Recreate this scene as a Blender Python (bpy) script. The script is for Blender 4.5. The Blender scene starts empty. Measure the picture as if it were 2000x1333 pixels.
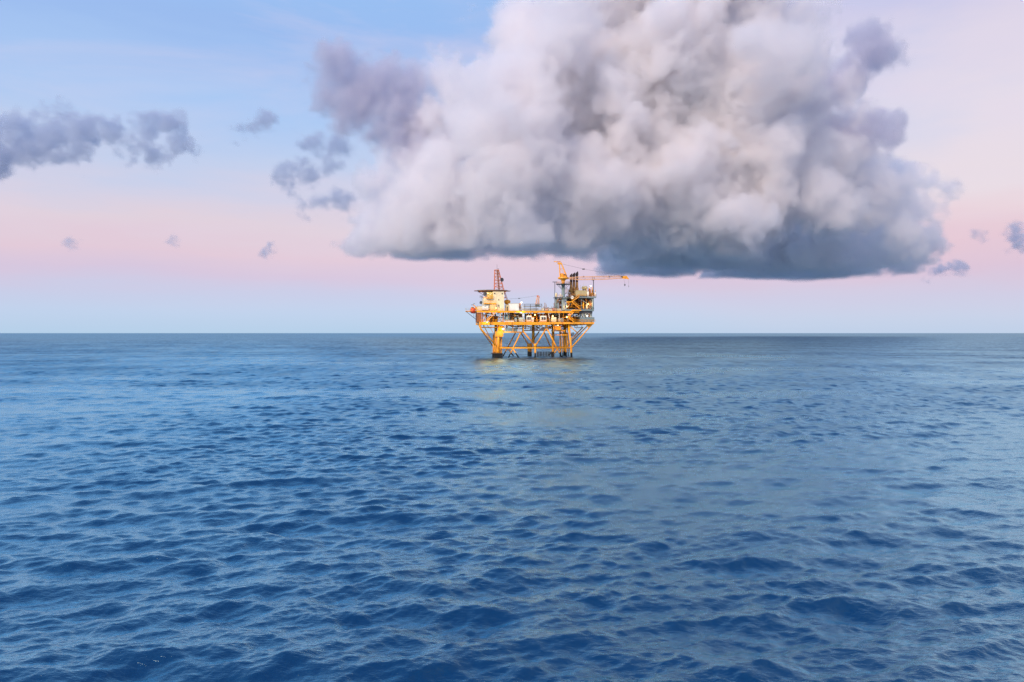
import bpy, math, random
import numpy as np
from mathutils import Vector, Matrix

# ------------------------------------------------------------------ camera
FPX = 1333.0            # focal length of the 2000 px wide photograph, in its pixels
HZ = 651.0              # its horizon row
CAM_H = 12.0            # height of the drone above the water
RIG_Y = 333.0           # distance to the front row of legs
S = bpy.context.scene
cd = bpy.data.cameras.new('camera'); cam = bpy.data.objects.new('camera', cd)
S.collection.objects.link(cam); S.camera = cam
cam.location = (0, 0, CAM_H); cam.rotation_euler = (math.radians(90), 0, 0)
cd.sensor_width = 36.0; cd.lens = 24.0; cd.shift_y = -15.5/2000
cd.clip_start = 0.5; cd.clip_end = 120000.0

# ------------------------------------------------------------------ world, sun, exposure
SUN_EL, SUN_AZ = math.radians(30), math.radians(212)      # azimuth clockwise from +Y (view direction)
W = bpy.data.worlds.new("World"); S.world = W; W.use_nodes = True
nt = W.node_tree; nt.nodes.clear()
def N(t, **kw):
    n = nt.nodes.new(t)
    for k, v in kw.items(): setattr(n, k, v)
    return n
def lin(c):
    return tuple(((v/255)/12.92 if v/255 <= .04045 else (((v/255)+.055)/1.055)**2.4) for v in c) + (1,)
tc = N('ShaderNodeTexCoord'); sep = N('ShaderNodeSeparateXYZ'); nt.links.new(tc.outputs['Generated'], sep.inputs[0])
def m(op, a, b=None, clamp=False):
    n = N('ShaderNodeMath', operation=op, use_clamp=clamp)
    for i, v in enumerate((a, b)):
        if v is None: continue
        if isinstance(v, (int, float)): n.inputs[i].default_value = v
        else: nt.links.new(v, n.inputs[i])
    return n.outputs[0]
# streaky high haze that moves the colour bands a little
mp = N('ShaderNodeMapping'); mp.inputs['Scale'].default_value = (1.6, 1.6, 9.0); mp.inputs['Rotation'].default_value = (0.0, 0.05, 0)
nt.links.new(tc.outputs['Generated'], mp.inputs[0])
nz = N('ShaderNodeTexNoise'); nz.inputs['Scale'].default_value = 2.2; nz.inputs['Detail'].default_value = 5; nz.inputs['Roughness'].default_value = .55
nt.links.new(mp.outputs[0], nz.inputs['Vector'])
streak = m('MULTIPLY', m('SUBTRACT', nz.outputs[0], 0.5), 0.06)
el = m('MULTIPLY', m('ARCTAN2', sep.outputs[2], m('SQRT', m('ADD', m('MULTIPLY', sep.outputs[0], sep.outputs[0]), m('MULTIPLY', sep.outputs[1], sep.outputs[1])))), 2/math.pi)
el = m('MAXIMUM', el, 0.0)
amp = m('MINIMUM', m('MULTIPLY', el, 9.0), 1.0)
elw = m('ADD', el, m('MULTIPLY', streak, amp))
def ramp(stops):
    r = N('ShaderNodeValToRGB'); e = r.color_ramp.elements
    while len(e) > 1: e.remove(e[-1])
    for i, (p, c) in enumerate(stops):
        q = e[0] if i == 0 else e.new(p)
        q.position = p; q.color = lin(c)
    r.color_ramp.interpolation = 'EASE' if False else 'LINEAR'
    nt.links.new(elw, r.inputs[0]); return r.outputs[0]
def E(py): return math.degrees(math.atan((HZ-py)/FPX/1.08))/90
left = ramp([(0, (181,209,236)), (E(610), (190,209,238)), (E(575), (199,203,232)), (E(540), (214,196,221)), (E(490), (227,200,215)),
             (E(440), (226,208,219)), (E(390), (214,209,228)), (E(320), (195,208,237)), (E(200), (172,202,244)), (E(60), (156,189,240)), (0.36, (150,197,248)),
             (0.6, (122,178,244)), (1.0, (80,130,205))])
right = ramp([(0, (190,208,234)), (E(620), (196,207,233)), (E(580), (203,199,226)), (E(540), (217,190,212)), (E(490), (229,194,206)),
              (E(430), (234,210,217)), (E(370), (234,219,225)), (E(250), (232,220,231)), (E(120), (226,216,232)), (E(20), (213,206,232)), (0.36, (186,200,236)),
              (0.6, (130,174,230)), (1.0, (80,130,205))])
az = m('DIVIDE', sep.outputs[0], m('MAXIMUM', m('ABSOLUTE', sep.outputs[1]), 0.05))
mx = N('ShaderNodeMix', data_type='RGBA')
mr = N('ShaderNodeMapRange', interpolation_type='SMOOTHSTEP'); mr.inputs[1].default_value = -0.25; mr.inputs[2].default_value = 0.62
n3 = N('ShaderNodeTexNoise'); n3.inputs['Scale'].default_value = 1.1; n3.inputs['Detail'].default_value = 6; n3.inputs['Roughness'].default_value = .6
mp3 = N('ShaderNodeMapping'); mp3.inputs['Scale'].default_value = (2.0, 2.0, 6.0); mp3.inputs['Rotation'].default_value = (0.1, 0.22, 0); nt.links.new(tc.outputs['Generated'], mp3.inputs[0]); nt.links.new(mp3.outputs[0], n3.inputs['Vector'])
nt.links.new(m('ADD', az, m('MULTIPLY', m('SUBTRACT', n3.outputs[0], 0.5), 1.3)), mr.inputs[0]); nt.links.new(mr.outputs[0], mx.inputs[0]); nt.links.new(left, mx.inputs[6]); nt.links.new(right, mx.inputs[7])
bg = N('ShaderNodeBackground'); bg.inputs[1].default_value = 0.95
n4 = N('ShaderNodeTexNoise'); n4.inputs['Scale'].default_value = 1.7; n4.inputs['Detail'].default_value = 8; n4.inputs['Roughness'].default_value = .62; n4.inputs['Distortion'].default_value = .5
mp4 = N('ShaderNodeMapping'); mp4.inputs['Scale'].default_value = (1.3, 1.3, 5.0); mp4.inputs['Rotation'].default_value = (0.15, -0.2, 0.3); nt.links.new(tc.outputs['Generated'], mp4.inputs[0]); nt.links.new(mp4.outputs[0], n4.inputs['Vector'])
mx4 = N('ShaderNodeMix', data_type='RGBA'); mx4.inputs[7].default_value = lin((226,214,234))
nt.links.new(m('MULTIPLY', m('MULTIPLY', m('SUBTRACT', n4.outputs[0], 0.47), 2.6, clamp=True), m('MINIMUM', m('MULTIPLY', el, 4.5), 0.75)), mx4.inputs[0]); nt.links.new(mx.outputs[2], mx4.inputs[6])
nt.links.new(mx4.outputs[2], bg.inputs[0])
sky = N('ShaderNodeTexSky', sky_type='NISHITA', sun_disc=False, sun_elevation=SUN_EL, sun_rotation=SUN_AZ)
bg2 = N('ShaderNodeBackground'); bg2.inputs[1].default_value = 0.01; nt.links.new(sky.outputs[0], bg2.inputs[0])
ad = N('ShaderNodeAddShader'); out = N('ShaderNodeOutputWorld')
nt.links.new(bg.outputs[0], ad.inputs[0]); nt.links.new(bg2.outputs[0], ad.inputs[1]); nt.links.new(ad.outputs[0], out.inputs[0])

sl = bpy.data.lights.new('sun', 'SUN'); so = bpy.data.objects.new('sun', sl); S.collection.objects.link(so)
sl.energy = 3.4; sl.angle = math.radians(12); sl.color = (1.0, 0.77, 0.57)
sdir = Vector((math.sin(SUN_AZ)*math.cos(SUN_EL), math.cos(SUN_AZ)*math.cos(SUN_EL), math.sin(SUN_EL)))
so.rotation_euler = sdir.to_track_quat('Z', 'Y').to_euler()
S.view_settings.view_transform = 'Standard'; S.view_settings.look = 'None'; S.view_settings.exposure = 0.0; S.view_settings.gamma = 1.0
S.cycles.use_denoising = True
S.cycles.max_bounces = 12; S.cycles.volume_bounces = 12; S.cycles.diffuse_bounces = 2; S.cycles.glossy_bounces = 2; S.cycles.transmission_bounces = 2
S.cycles.sample_clamp_indirect = 6.0
S.cycles.sample_clamp_direct = 4.0
S.cycles.denoising_prefilter = 'FAST'
S.cycles.volume_step_rate = 2.0; S.cycles.volume_max_steps = 192
# ------------------------------------------------------------------ sea: one displaced sheet out to the horizon
def make_sea():
    rg = np.random.default_rng(11)
    rs = [3.0]
    while rs[-1] < 13: rs.append(rs[-1]+0.8)
    while rs[-1] < 60: rs.append(rs[-1]*1.0026)
    while rs[-1] < 1200: rs.append(rs[-1]*1.0018)
    while rs[-1] < 6000: rs.append(rs[-1]*1.01)
    while rs[-1] < 90000: rs.append(rs[-1]*1.05)
    rs = np.array(rs); dr = np.gradient(rs)
    half = math.radians(47)
    th = np.concatenate([np.arange(-half, half, 0.00135), np.linspace(half, 2*math.pi-half, 150)[:-1]])
    nr, nth = len(rs), len(th)
    # wave train: wavelengths, directions, amplitudes
    n = 260
    lam = np.exp(rg.uniform(math.log(0.30), math.log(20), n))
    k = 2*math.pi/lam
    spread = np.where(lam > 2.5, 0.46, 0.50)
    ang = math.radians(-82) + rg.normal(size=n)*spread          # crests mostly across the view, a little askew
    slope = np.sqrt(2*0.074/n)*np.where(lam > 3.7, (3.7/lam)**0.9, 1.0)*np.where((lam > 0.9) & (lam < 3.7), 1.18, np.where(lam < 0.9, 0.85, 0.95))
    a = slope/k*rg.uniform(.6, 1.4, n)
    ph = rg.uniform(0, 2*math.pi, n); kx = k*np.cos(ang); ky = k*np.sin(ang)
    # gust patches: slow modulation of the short waves
    gk = 2*math.pi/np.exp(rg.uniform(math.log(22), math.log(160), 14)); ga = rg.uniform(0, 2*math.pi, 14); gp = rg.uniform(0, 2*math.pi, 14)
    V = np.empty((nr, nth, 3), np.float32); ROUGH = np.empty((nr, nth), np.float32)
    ct, st = np.sin(th), np.cos(th)
    for i in range(nr):
        x = rs[i]*ct; y = rs[i]*st
        g = sum(np.cos(gk[j]*(x*math.cos(ga[j])*.5+y*math.sin(ga[j])*1.0)+gp[j]) for j in range(14))/math.sqrt(7)
        g = np.clip(1+0.34*min(1, 160/rs[i])*g, 0.4, 1.3)
        w = np.clip(lam/(max(dr[i], rs[i]*.00135)*2.2)-0.95, 0, 1)*np.clip((6000-rs[i])/2000, 0, 1)
        s = w > 0.001
        if s.any():
            P = np.outer(x, kx[s])+np.outer(y, ky[s])+ph[s]
            A = (a*w)[s]; short = lam[s] < 4
            sn, cs = np.sin(P), np.cos(P)
            gg = np.where(short[None], g[:, None], 1.0)
            z = (A*sn*gg).sum(1)
            q = 0.4
            dx = (A*cs*gg*np.cos(ang)[s]*q).sum(1); dy = (A*cs*gg*np.sin(ang)[s]*q).sum(1)
        else: z = dx = dy = np.zeros(nth)
        V[i, :, 0] = x+dx; V[i, :, 1] = y+dy; V[i, :, 2] = z
        ROUGH[i] = ((slope*slope/2)*(1-w*w)).sum()*g*g
    i, j = np.meshgrid(np.arange(nr-1), np.arange(nth), indexing='ij'); j2 = (j+1) % nth
    F = np.stack([i*nth+j, i*nth+j2, (i+1)*nth+j2, (i+1)*nth+j], -1).reshape(-1, 4)
    verts = V.reshape(-1, 3)
    me = bpy.data.meshes.new('sea'); me.vertices.add(len(verts)+1)
    me.vertices.foreach_set('co', np.concatenate([verts, [[0, 0, 0]]]).astype('f').ravel())
    fan = np.stack([np.full(nth, len(verts)), np.arange(nth), (np.arange(nth)+1) % nth], -1)
    lt = np.concatenate([np.full(len(F), 4), np.full(nth, 3)]); idx = np.concatenate([F.ravel(), fan.ravel()])
    me.loops.add(len(idx)); me.loops.foreach_set('vertex_index', idx.astype('i'))
    me.polygons.add(len(lt)); me.polygons.foreach_set('loop_start', (np.cumsum(lt)-lt).astype('i')); me.polygons.foreach_set('loop_total', lt.astype('i'))
    me.polygons.foreach_set('use_smooth', np.ones(len(lt), bool))
    at = me.attributes.new('unmodelled_slope', 'FLOAT', 'POINT'); at.data.foreach_set('value', np.append(ROUGH.ravel(), 0).astype('f'))
    me.update(); me.validate()
    if me.polygons[1000].normal.z < 0: me.flip_normals(); print('flipped')
    ob = bpy.data.objects.new('sea', me); S.collection.objects.link(ob); ob['kind'] = 'structure'
    ma = bpy.data.materials.new('sea_water'); ma.use_nodes = True; t = ma.node_tree; b = t.nodes['Principled BSDF']; L = t.links.new
    def mth(op, p, q): 
        x = t.nodes.new('ShaderNodeMath'); x.operation = op
        for ii, v in enumerate((p, q)):
            if isinstance(v, (int, float)): x.inputs[ii].default_value = v
            else: L(v, x.inputs[ii])
        return x.outputs[0]
    tc = t.nodes.new('ShaderNodeTexCoord')
    aa = t.nodes.new('ShaderNodeAttribute'); aa.attribute_name = 'unmodelled_slope'
    t.nodes.remove(b)
    df = t.nodes.new('ShaderNodeBsdfDiffuse'); df.inputs['Color'].default_value = (0.0, 0.024, 0.088, 1)
    gl = t.nodes.new('ShaderNodeBsdfGlossy'); gl.distribution = 'BECKMANN'; gl.inputs['Color'].default_value = (0.54, 0.88, 1.0, 1)
    fr = t.nodes.new('ShaderNodeFresnel'); fr.inputs['IOR'].default_value = 1.34
    mxs = t.nodes.new('ShaderNodeMixShader'); L(df.outputs[0], mxs.inputs[1]); L(gl.outputs[0], mxs.inputs[2])
    # wind streaks: rougher and calmer lanes drawn out along the wind, felt where single waves are no longer modelled
    ms = t.nodes.new('ShaderNodeMapping'); ms.inputs['Scale'].default_value = (1/6.0, 1/26.0, 1); ms.inputs['Rotation'].default_value = (0, 0, .5); L(tc.outputs['Object'], ms.inputs[0])
    ns = t.nodes.new('ShaderNodeTexNoise'); ns.inputs['Scale'].default_value = 1; ns.inputs['Detail'].default_value = 5; ns.inputs['Roughness'].default_value = .65; L(ms.outputs[0], ns.inputs['Vector'])
    lane = mth('ADD', 1.0, mth('MULTIPLY', mth('MULTIPLY', aa.outputs['Fac'], 34.0), mth('SUBTRACT', ns.outputs[0], 0.5)))
    L(mth('MULTIPLY', lane, mth('MINIMUM', mth('MULTIPLY', fr.outputs[0], 3.5), mth('SUBTRACT', 0.95, mth('MULTIPLY', aa.outputs['Fac'], 7.0)))), mxs.inputs[0]); L(mxs.outputs[0], t.nodes['Material Output'].inputs['Surface'])
    r = mth('POWER', mth('ADD', mth('MULTIPLY', aa.outputs['Fac'], 0.30), 0.0005), 0.25)   # alpha^2 = 2 mss ; roughness = sqrt(alpha)
    L(mth('MINIMUM', r, 0.42), gl.inputs['Roughness'])
    def bump(scale, sy, det, dist, strength, prev=None, rough=.5):
        mp = t.nodes.new('ShaderNodeMapping'); mp.inputs['Scale'].default_value = (scale, scale*sy, scale); mp.inputs['Rotation'].default_value = (0, 0, .12)
        L(tc.outputs['Object'], mp.inputs[0])
        nz = t.nodes.new('ShaderNodeTexNoise'); nz.inputs['Scale'].default_value = 1; nz.inputs['Detail'].default_value = det; nz.inputs['Roughness'].default_value = rough; nz.inputs['Distortion'].default_value = .4
        L(mp.outputs[0], nz.inputs['Vector'])
        bp = t.nodes.new('ShaderNodeBump'); bp.inputs['Distance'].default_value = dist; bp.inputs['Strength'].default_value = strength
        L(nz.outputs[0], bp.inputs['Height'])
        if prev: L(prev.outputs[0], bp.inputs['Normal'])
        return bp
    b1 = bump(3.6, 2.4, 4, 0.045, 0.9, rough=.55)
    for q in (df, gl, fr): L(b1.outputs[0], q.inputs['Normal'])
    me.materials.append(ma)
    return ob
make_sea()
# ------------------------------------------------------------------ platform frame: u along the front row of legs, v into depth
YAW = math.radians(7); OX = 11.25; SN, CS = math.sin(YAW), math.cos(YAW)
RROT = Matrix.Rotation(YAW, 4, 'Z')
def L(cx, cy, v=0.0):
    """point of the platform measured on the photograph, at depth v (metres) behind the front row -> (u, v, z)"""
    a = (900+cx/5.882-1000)/FPX; b = (HZ-(500+cy/5.882))/FPX
    t = (v-OX*SN+RIG_Y*CS)/(CS-a*SN)
    return Vector(((t*a-OX)*CS+(t-RIG_Y)*SN, v, CAM_H+t*b))
def world(p): return Vector((OX, RIG_Y, 0))+RROT @ Vector(p)
# ------------------------------------------------------------------ materials
def hexlin(r, g, b): return (r, g, b, 1)
MAT = {}
def mat(name, col, rough=.5, metal=0.0, dirt=(.18, .08, .03), dirt_amt=.25, scale=.6, splash=False, emit=0, rib=0):
    if name in MAT: return MAT[name]
    ma = bpy.data.materials.new(name); ma.use_nodes = True; t = ma.node_tree; b = t.nodes['Principled BSDF']; K = t.links.new
    tc = t.nodes.new('ShaderNodeNewGeometry'); 
    mp = t.nodes.new('ShaderNodeMapping'); mp.inputs['Scale'].default_value = (1, 1, .35); K(tc.outputs['Position'], mp.inputs[0])
    nz = t.nodes.new('ShaderNodeTexNoise'); nz.inputs['Scale'].default_value = scale; nz.inputs['Detail'].default_value = 6; nz.inputs['Roughness'].default_value = .65
    K(mp.outputs[0], nz.inputs['Vector'])
    mr = t.nodes.new('ShaderNodeMapRange'); mr.inputs[1].default_value = .52; mr.inputs[2].default_value = .68; mr.inputs[4].default_value = dirt_amt; K(nz.outputs[0], mr.inputs[0])
    mx = t.nodes.new('ShaderNodeMix'); mx.data_type = 'RGBA'; mx.inputs[6].default_value = col+(1,); mx.inputs[7].default_value = dirt+(1,); K(mr.outputs[0], mx.inputs[0])
    outc = mx.outputs[2]
    if splash:
        sp = t.nodes.new('ShaderNodeSeparateXYZ'); K(tc.outputs['Position'], sp.inputs[0])
        n2 = t.nodes.new('ShaderNodeTexNoise'); n2.inputs['Scale'].default_value = 1.3; K(tc.outputs['Position'], n2.inputs['Vector'])
        ad = t.nodes.new('ShaderNodeMath'); ad.operation = 'ADD'; K(sp.outputs[2], ad.inputs[0]); K(n2.outputs[0], ad.inputs[1])
        m2 = t.nodes.new('ShaderNodeMapRange'); m2.inputs[1].default_value = 3.1; m2.inputs[2].default_value = 2.7; K(ad.outputs[0], m2.inputs[0])
        m3 = t.nodes.new('ShaderNodeMix'); m3.data_type = 'RGBA'; K(m2.outputs[0], m3.inputs[0]); K(outc, m3.inputs[6]); m3.inputs[7].default_value = (.012, .014, .016, 1)
        outc = m3.outputs[2]
    K(outc, b.inputs['Base Color'])
    b.inputs['Roughness'].default_value = rough; b.inputs['Metallic'].default_value = metal
    if emit: b.inputs['Emission Color'].default_value = col+(1,); b.inputs['Emission Strength'].default_value = emit
    if rib:
        wv = t.nodes.new('ShaderNodeTexWave'); wv.inputs['Scale'].default_value = rib; K(tc.outputs['Position'], wv.inputs[0])
        bp = t.nodes.new('ShaderNodeBump'); bp.inputs['Distance'].default_value = .08; K(wv.outputs[0], bp.inputs['Height']); K(bp.outputs[0], b.inputs['Normal'])
    MAT[name] = ma; return ma
YEL = mat('yellow_paint', (.92, .39, .012), .42, splash=True, dirt=(.50, .13, .012), dirt_amt=.85, scale=.9)
ORG = mat('orange_paint', (.90, .38, .025), .45, splash=True, dirt=(.38, .09, .012), dirt_amt=.8, scale=1.0)
CRN = mat('crane_orange_paint', (.88, .36, .02), .45, dirt=(.4, .1, .01), dirt_amt=.6)
RUST = mat('rusty_steel', (.30, .10, .025), .7, dirt=(.06, .03, .02), dirt_amt=.8)
MAST = mat('red_lead_paint', (.66, .16, .035), .55, dirt_amt=.5)
GREY = mat('grey_green_paint', (.20, .26, .26), .5, dirt_amt=.3)
DGREY = mat('dark_grey_paint', (.055, .06, .07), .55, dirt_amt=.4)
BLK = mat('soot_black_steel', (.03, .022, .022), .7, dirt=(.12, .05, .03))
CREAM = mat('cream_cladding', (.80, .70, .46), .5, dirt=(.55, .40, .18), dirt_amt=.4, scale=.25)
WHITE = mat('white_paint', (.82, .80, .72), .45, dirt=(.5, .42, .3), dirt_amt=.3)
BEIGE = mat('beige_cladding', (.62, .48, .24), .6, dirt=(.35, .22, .08), dirt_amt=.5)
TEAL = mat('teal_grey_paint', (.22, .33, .34), .45, dirt_amt=.2)
RED = mat('lifeboat_red', (.75, .09, .025), .35, dirt_amt=.15)
GLASS = mat('dark_window', (.03, .045, .04), .12, dirt_amt=.0)
OLIVE = mat('olive_screen', (.30, .29, .09), .5, dirt_amt=.3)
PALE = mat('pale_pink_steel', (.80, .42, .22), .5, dirt_amt=.3)
MARINE = mat('marine_growth', (.012, .014, .016), .6, dirt=(.05, .035, .02), dirt_amt=.4)
PIPE = mat('galvanised_pipe', (.58, .56, .50), .35, .3, dirt_amt=.2)
BRICK = mat('insulated_pipe_brown', (.42, .20, .06), .6, dirt=(.1, .05, .02), dirt_amt=.5)
LWARM = mat('lamp_warm', (1.0, .62, .22), .5, emit=7, dirt_amt=0)
LCOOL = mat('lamp_white', (1.0, .96, .85), .5, emit=9, dirt_amt=0)
# ------------------------------------------------------------------ mesh collecting
class MB:
    def __init__(s): s.v = []; s.f = []
    def raw(s, vs, fs):
        o = len(s.v); s.v += [Vector(x) for x in vs]; s.f += [tuple(o+i for i in f) for f in fs]; return s
    def hexa(s, p):                       # 8 corners: bottom ring, top ring
        return s.raw(p, [(3, 2, 1, 0), (4, 5, 6, 7), (0, 1, 5, 4), (1, 2, 6, 5), (2, 3, 7, 6), (3, 0, 4, 7)])
    def box(s, u0, u1, v0, v1, z0, z1):
        return s.hexa([(u0, v0, z0), (u1, v0, z0), (u1, v1, z0), (u0, v1, z0), (u0, v0, z1), (u1, v0, z1), (u1, v1, z1), (u0, v1, z1)])
    def cbox(s, x0, y0, x1, y1, v0, v1):  # front face measured on the photograph, extruded v0..v1
        a = L(x0, y1, v0); b = L(x1, y0, v0)
        return s.box(a.x, b.x, v0, v1, a.z, b.z)
    def ring(s, c, ax, r, n, ph=0):
        ax = ax.normalized(); h = Vector((0, 0, 1)) if abs(ax.z) < .9 else Vector((1, 0, 0)); e1 = ax.cross(h).normalized(); e2 = ax.cross(e1)
        return [c+e1*math.cos(2*math.pi*i/n+ph)*r+e2*math.sin(2*math.pi*i/n+ph)*r for i in range(n)]
    def tube(s, pts, r, n=10, r2=None):
        pts = [Vector(p) for p in pts]; K = len(pts); base = len(s.v)
        for i, p in enumerate(pts):
            d = (pts[min(i+1, K-1)]-pts[max(i-1, 0)])
            rr = r if r2 is None else r+(r2-r)*i/(K-1)
            s.v += s.ring(p, d, rr, n)
        for i in range(K-1):
            for j in range(n):
                a = base+i*n+j; b = base+i*n+(j+1) % n; s.f.append((a, b, b+n, a+n))
        s.f.append(tuple(base+j for j in range(n))[::-1]); s.f.append(tuple(base+(K-1)*n+j for j in range(n)))
        return s
    def lathe(s, c, ax, prof, n=16):      # prof: (distance along axis, radius)
        ax = Vector(ax).normalized(); base = len(s.v); c = Vector(c)
        for h, r in prof: s.v += s.ring(c+ax*h, ax, max(r, .01), n)
        for i in range(len(prof)-1):
            for j in range(n):
                a = base+i*n+j; b = base+i*n+(j+1) % n; s.f.append((a, b, b+n, a+n))
        s.f.append(tuple(base+j for j in range(n))[::-1]); s.f.append(tuple(base+(len(prof)-1)*n+j for j in range(n)))
        return s
    def lattice(s, A, B, r=.07, bays=6, cr=.045):   # A, B: matching rings of corner points at both ends; cross-braced
        n = len(A)
        for i in range(n): s.tube([A[i], B[i]], r, 6)
        for k in range(bays+1):
            t = k/bays; R = [A[i].lerp(B[i], t) for i in range(n)]
            for i in range(n): s.tube([R[i], R[(i+1) % n]], cr, 5)
            if k < bays:
                R2 = [A[i].lerp(B[i], (k+1)/bays) for i in range(n)]
                for i in range(n):
                    s.tube([R[i], R2[(i+1) % n]] if (k+i) % 2 else [R[(i+1) % n], R2[i]], cr, 5)
        return s
    def rail(s, pts, h=1.1, r=.045, step=2.0):
        pts = [Vector(p) for p in pts]
        for a, b in zip(pts[:-1], pts[1:]):
            n = max(1, int((b-a).length/step))
            for hh in (h, h*.55): s.tube([a+Vector((0, 0, hh)), b+Vector((0, 0, hh))], r, 5)
            for i in range(n+1): q = a.lerp(b, i/n); s.tube([q, q+Vector((0, 0, h))], r, 5)
        return s
class Thing:
    def __init__(s, name, label, cat, base, group=None):
        s.base = Vector(base); o = bpy.data.objects.new(name, None); S.collection.objects.link(o); o.empty_display_size = .5
        o.location = world(s.base); o.rotation_euler = (0, 0, YAW); o['label'] = label; o['category'] = cat
        if group: o['group'] = group
        s.o = o
    def part(s, name, mb, ma, parent=None, smooth=False, label=None):
        me = bpy.data.meshes.new(name); me.from_pydata([tuple(p-s.base) for p in mb.v], [], mb.f); me.materials.append(ma); me.update()
        if smooth:
            for p in me.polygons: p.use_smooth = len(p.vertices) == 4
        o = bpy.data.objects.new(name, me); S.collection.objects.link(o); o.parent = parent or s.o
        if label: o['label'] = label
        return o
def V3(*a): return Vector(a)
def box_thing(name, label, cat, rect, v0, v1, ma, group=None, parts=()):
    a = L(rect[0], rect[3], v0); b = L(rect[2], rect[1], v0)
    t = Thing(name, label, cat, ((a.x+b.x)/2, (v0+v1)/2, a.z), group)
    return t, a, b
BK = 20.0    # depth of the back row of legs
Z1 = L(600, 760).z; Z2 = L(600, 632).z       # lower and main deck levels
# ------------------------------------------------------------------ the platform itself: jacket, decks, module frame, stairs, rails
P = Thing('offshore_platform', 'yellow steel offshore platform standing on braced legs in the open sea', 'oil platform', (0, BK/2, 0))
def pl(name, paths, r, ma, label=None, n=12):
    mb = MB()
    for q in paths: mb.tube(q, r, n)
    return P.part(name, mb, ma, smooth=True, label=label)
D0 = -2.5
def deep(p, q):      # carry a line on below the water
    d = (q-p).normalized(); return q+d*3
# legs
pl('leg', [[L(436, 790), L(424, 1150)+V3(0, 0, -4)]], .62, YEL)
pl('leg', [[L(857, 1030), L(853, 1165)+V3(0, 0, -4)]], .45, YEL)
pl('leg', [[L(1240, 790), L(1268, 1050), L(1274, 1165)+V3(0, 0, -4)]], .50, YEL)
pl('leg', [[L(403, 790, BK), L(387, 1150, BK)+V3(0, 0, -4)]], .70, ORG)
pl('leg', [[L(832, 790, BK), L(832, 1000, BK)]], .75, ORG, n=14)
pl('leg', [[L(792, 1010, BK), L(790, 1165, BK)+V3(0, 0, -4)]], 1.15, ORG)
pl('leg', [[L(1190, 790, BK), L(1192, 1165, BK)+V3(0, 0, -4)]], .7, ORG)
pl('leg', [[L(1060, 790, 12), L(1060, 1165, 12)+V3(0, 0, -4)]], .7, ORG)
mb = MB().lathe(L(855, 1030)+V3(0, 0, -.6), (0, 0, 1), [(0, .5), (.2, .8), (1.3, .8), (1.5, .5)]); P.part('leg_joint', mb, YEL, smooth=True)
mb = MB().lathe(L(792, 1030, BK)+V3(0, 0, -1.2), (0, 0, 1), [(0, 1.0), (.3, 1.4), (2, 1.4), (2.3, 1.0)]); P.part('leg_joint', mb, ORG, smooth=True)
mb = MB().cbox(398, 868, 488, 930, -.8, 3.0); P.part('leg_collar', mb, ORG)
# riser piles clustered round the corner legs
for x, v, r, ma in ((376, 8, .35, ORG), (398, 3, .32, ORG), (464, 4, .3, ORG), (448, 9, .35, ORG), (470, 1, .18, YEL), (410, 0, .16, YEL)):
    pl('riser', [[L(x, 905, v), L(x-3, 1165, v)+V3(0, 0, -3)]], r, ma)
for x, v, r in ((1150, 14, .26), (1212, 10, .34), (1236, 17, .22), (1142, 6, .16), (1170, 4, .2)):
    pl('riser', [[L(x-8, 790, v), L(x, 1165, v)+V3(0, 0, -3)]], r, ORG)
for x, v in ((880, 10), (897, 13), (915, 10), (931, 14), (950, 11), (968, 15), (985, 10), (1003, 13), (1022, 11), (1040, 15), (1068, 9)):
    mb = MB().tube([L(x, 1100, v), L(x, 1165, v)+V3(0, 0, -3)], .26, 10); P.part('conductor_pile', mb, MARINE, smooth=True)
mb = MB()
for i in range(13): mb.tube([L(364+i*9.7, 1120+(i % 3)*5, -1.5+(i % 2)*.3), L(364+i*9.7, 1172, -1.5+(i % 2)*.3)+V3(0, 0, -1)], .17, 6)
mb.tube([L(364, 1135, -1.4), L(482, 1135, -1.4)], .12, 6).tube([L(364, 1158, -1.4), L(482, 1158, -1.4)], .12, 6)
P.part('boat_fender', mb, MARINE)
mb = MB().cbox(366, 1120, 478, 1130, -1.8, 8); P.part('boat_landing', mb, YEL)
# long horizontals
pl('horizontal_brace', [[L(424, 1060), L(1272, 1060)]], .32, YEL)
pl('horizontal_brace', [[L(372, 1052, BK), L(1200, 1048, BK)]], .34, ORG)
pl('horizontal_brace', [[L(424, 1060), L(380, 1052, BK)]], .3, ORG)
pl('horizontal_brace', [[L(1272, 1060), L(1196, 1048, BK)]], .3, ORG)
pl('horizontal_brace', [[L(857, 1060), L(792, 1050, BK)]], .3, ORG)
pl('horizontal_brace', [[L(470, 878), L(722, 878)]], .30, YEL)
pl('horizontal_brace', [[L(232, 822), L(430, 822)]], .18, YEL)
pl('horizontal_brace', [[L(240, 826, 8), L(430, 826, 8)]], .14, ORG)
# diagonals, front face then back face
for a, b in (((690, 880), (552, 1160)), ((600, 1068), (658, 1160)), ((718, 868), (852, 1030)), ((978, 838), (862, 1030)), ((990, 838), (1148, 1142))):
    q, w = L(*a), L(*b); pl('diagonal_brace', [[q, deep(q, w) if b[1] > 1100 else w]], .31, YEL)
q, w = L(1112, 1062), L(1066, 1135); pl('diagonal_brace', [[q, deep(q, w)]], .28, YEL)
for a, b in (((628, 884), (492, 1142)), ((545, 1072), (604, 1150)), ((688, 884), (778, 1022)), ((902, 868), (812, 1000)), ((952, 868), (1032, 1050)), ((1068, 1080), (1020, 1130))):
    q, w = L(*a, BK), L(*b, BK); pl('diagonal_brace', [[q, deep(q, w) if b[1] > 1100 else w]], .30, ORG)
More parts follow.
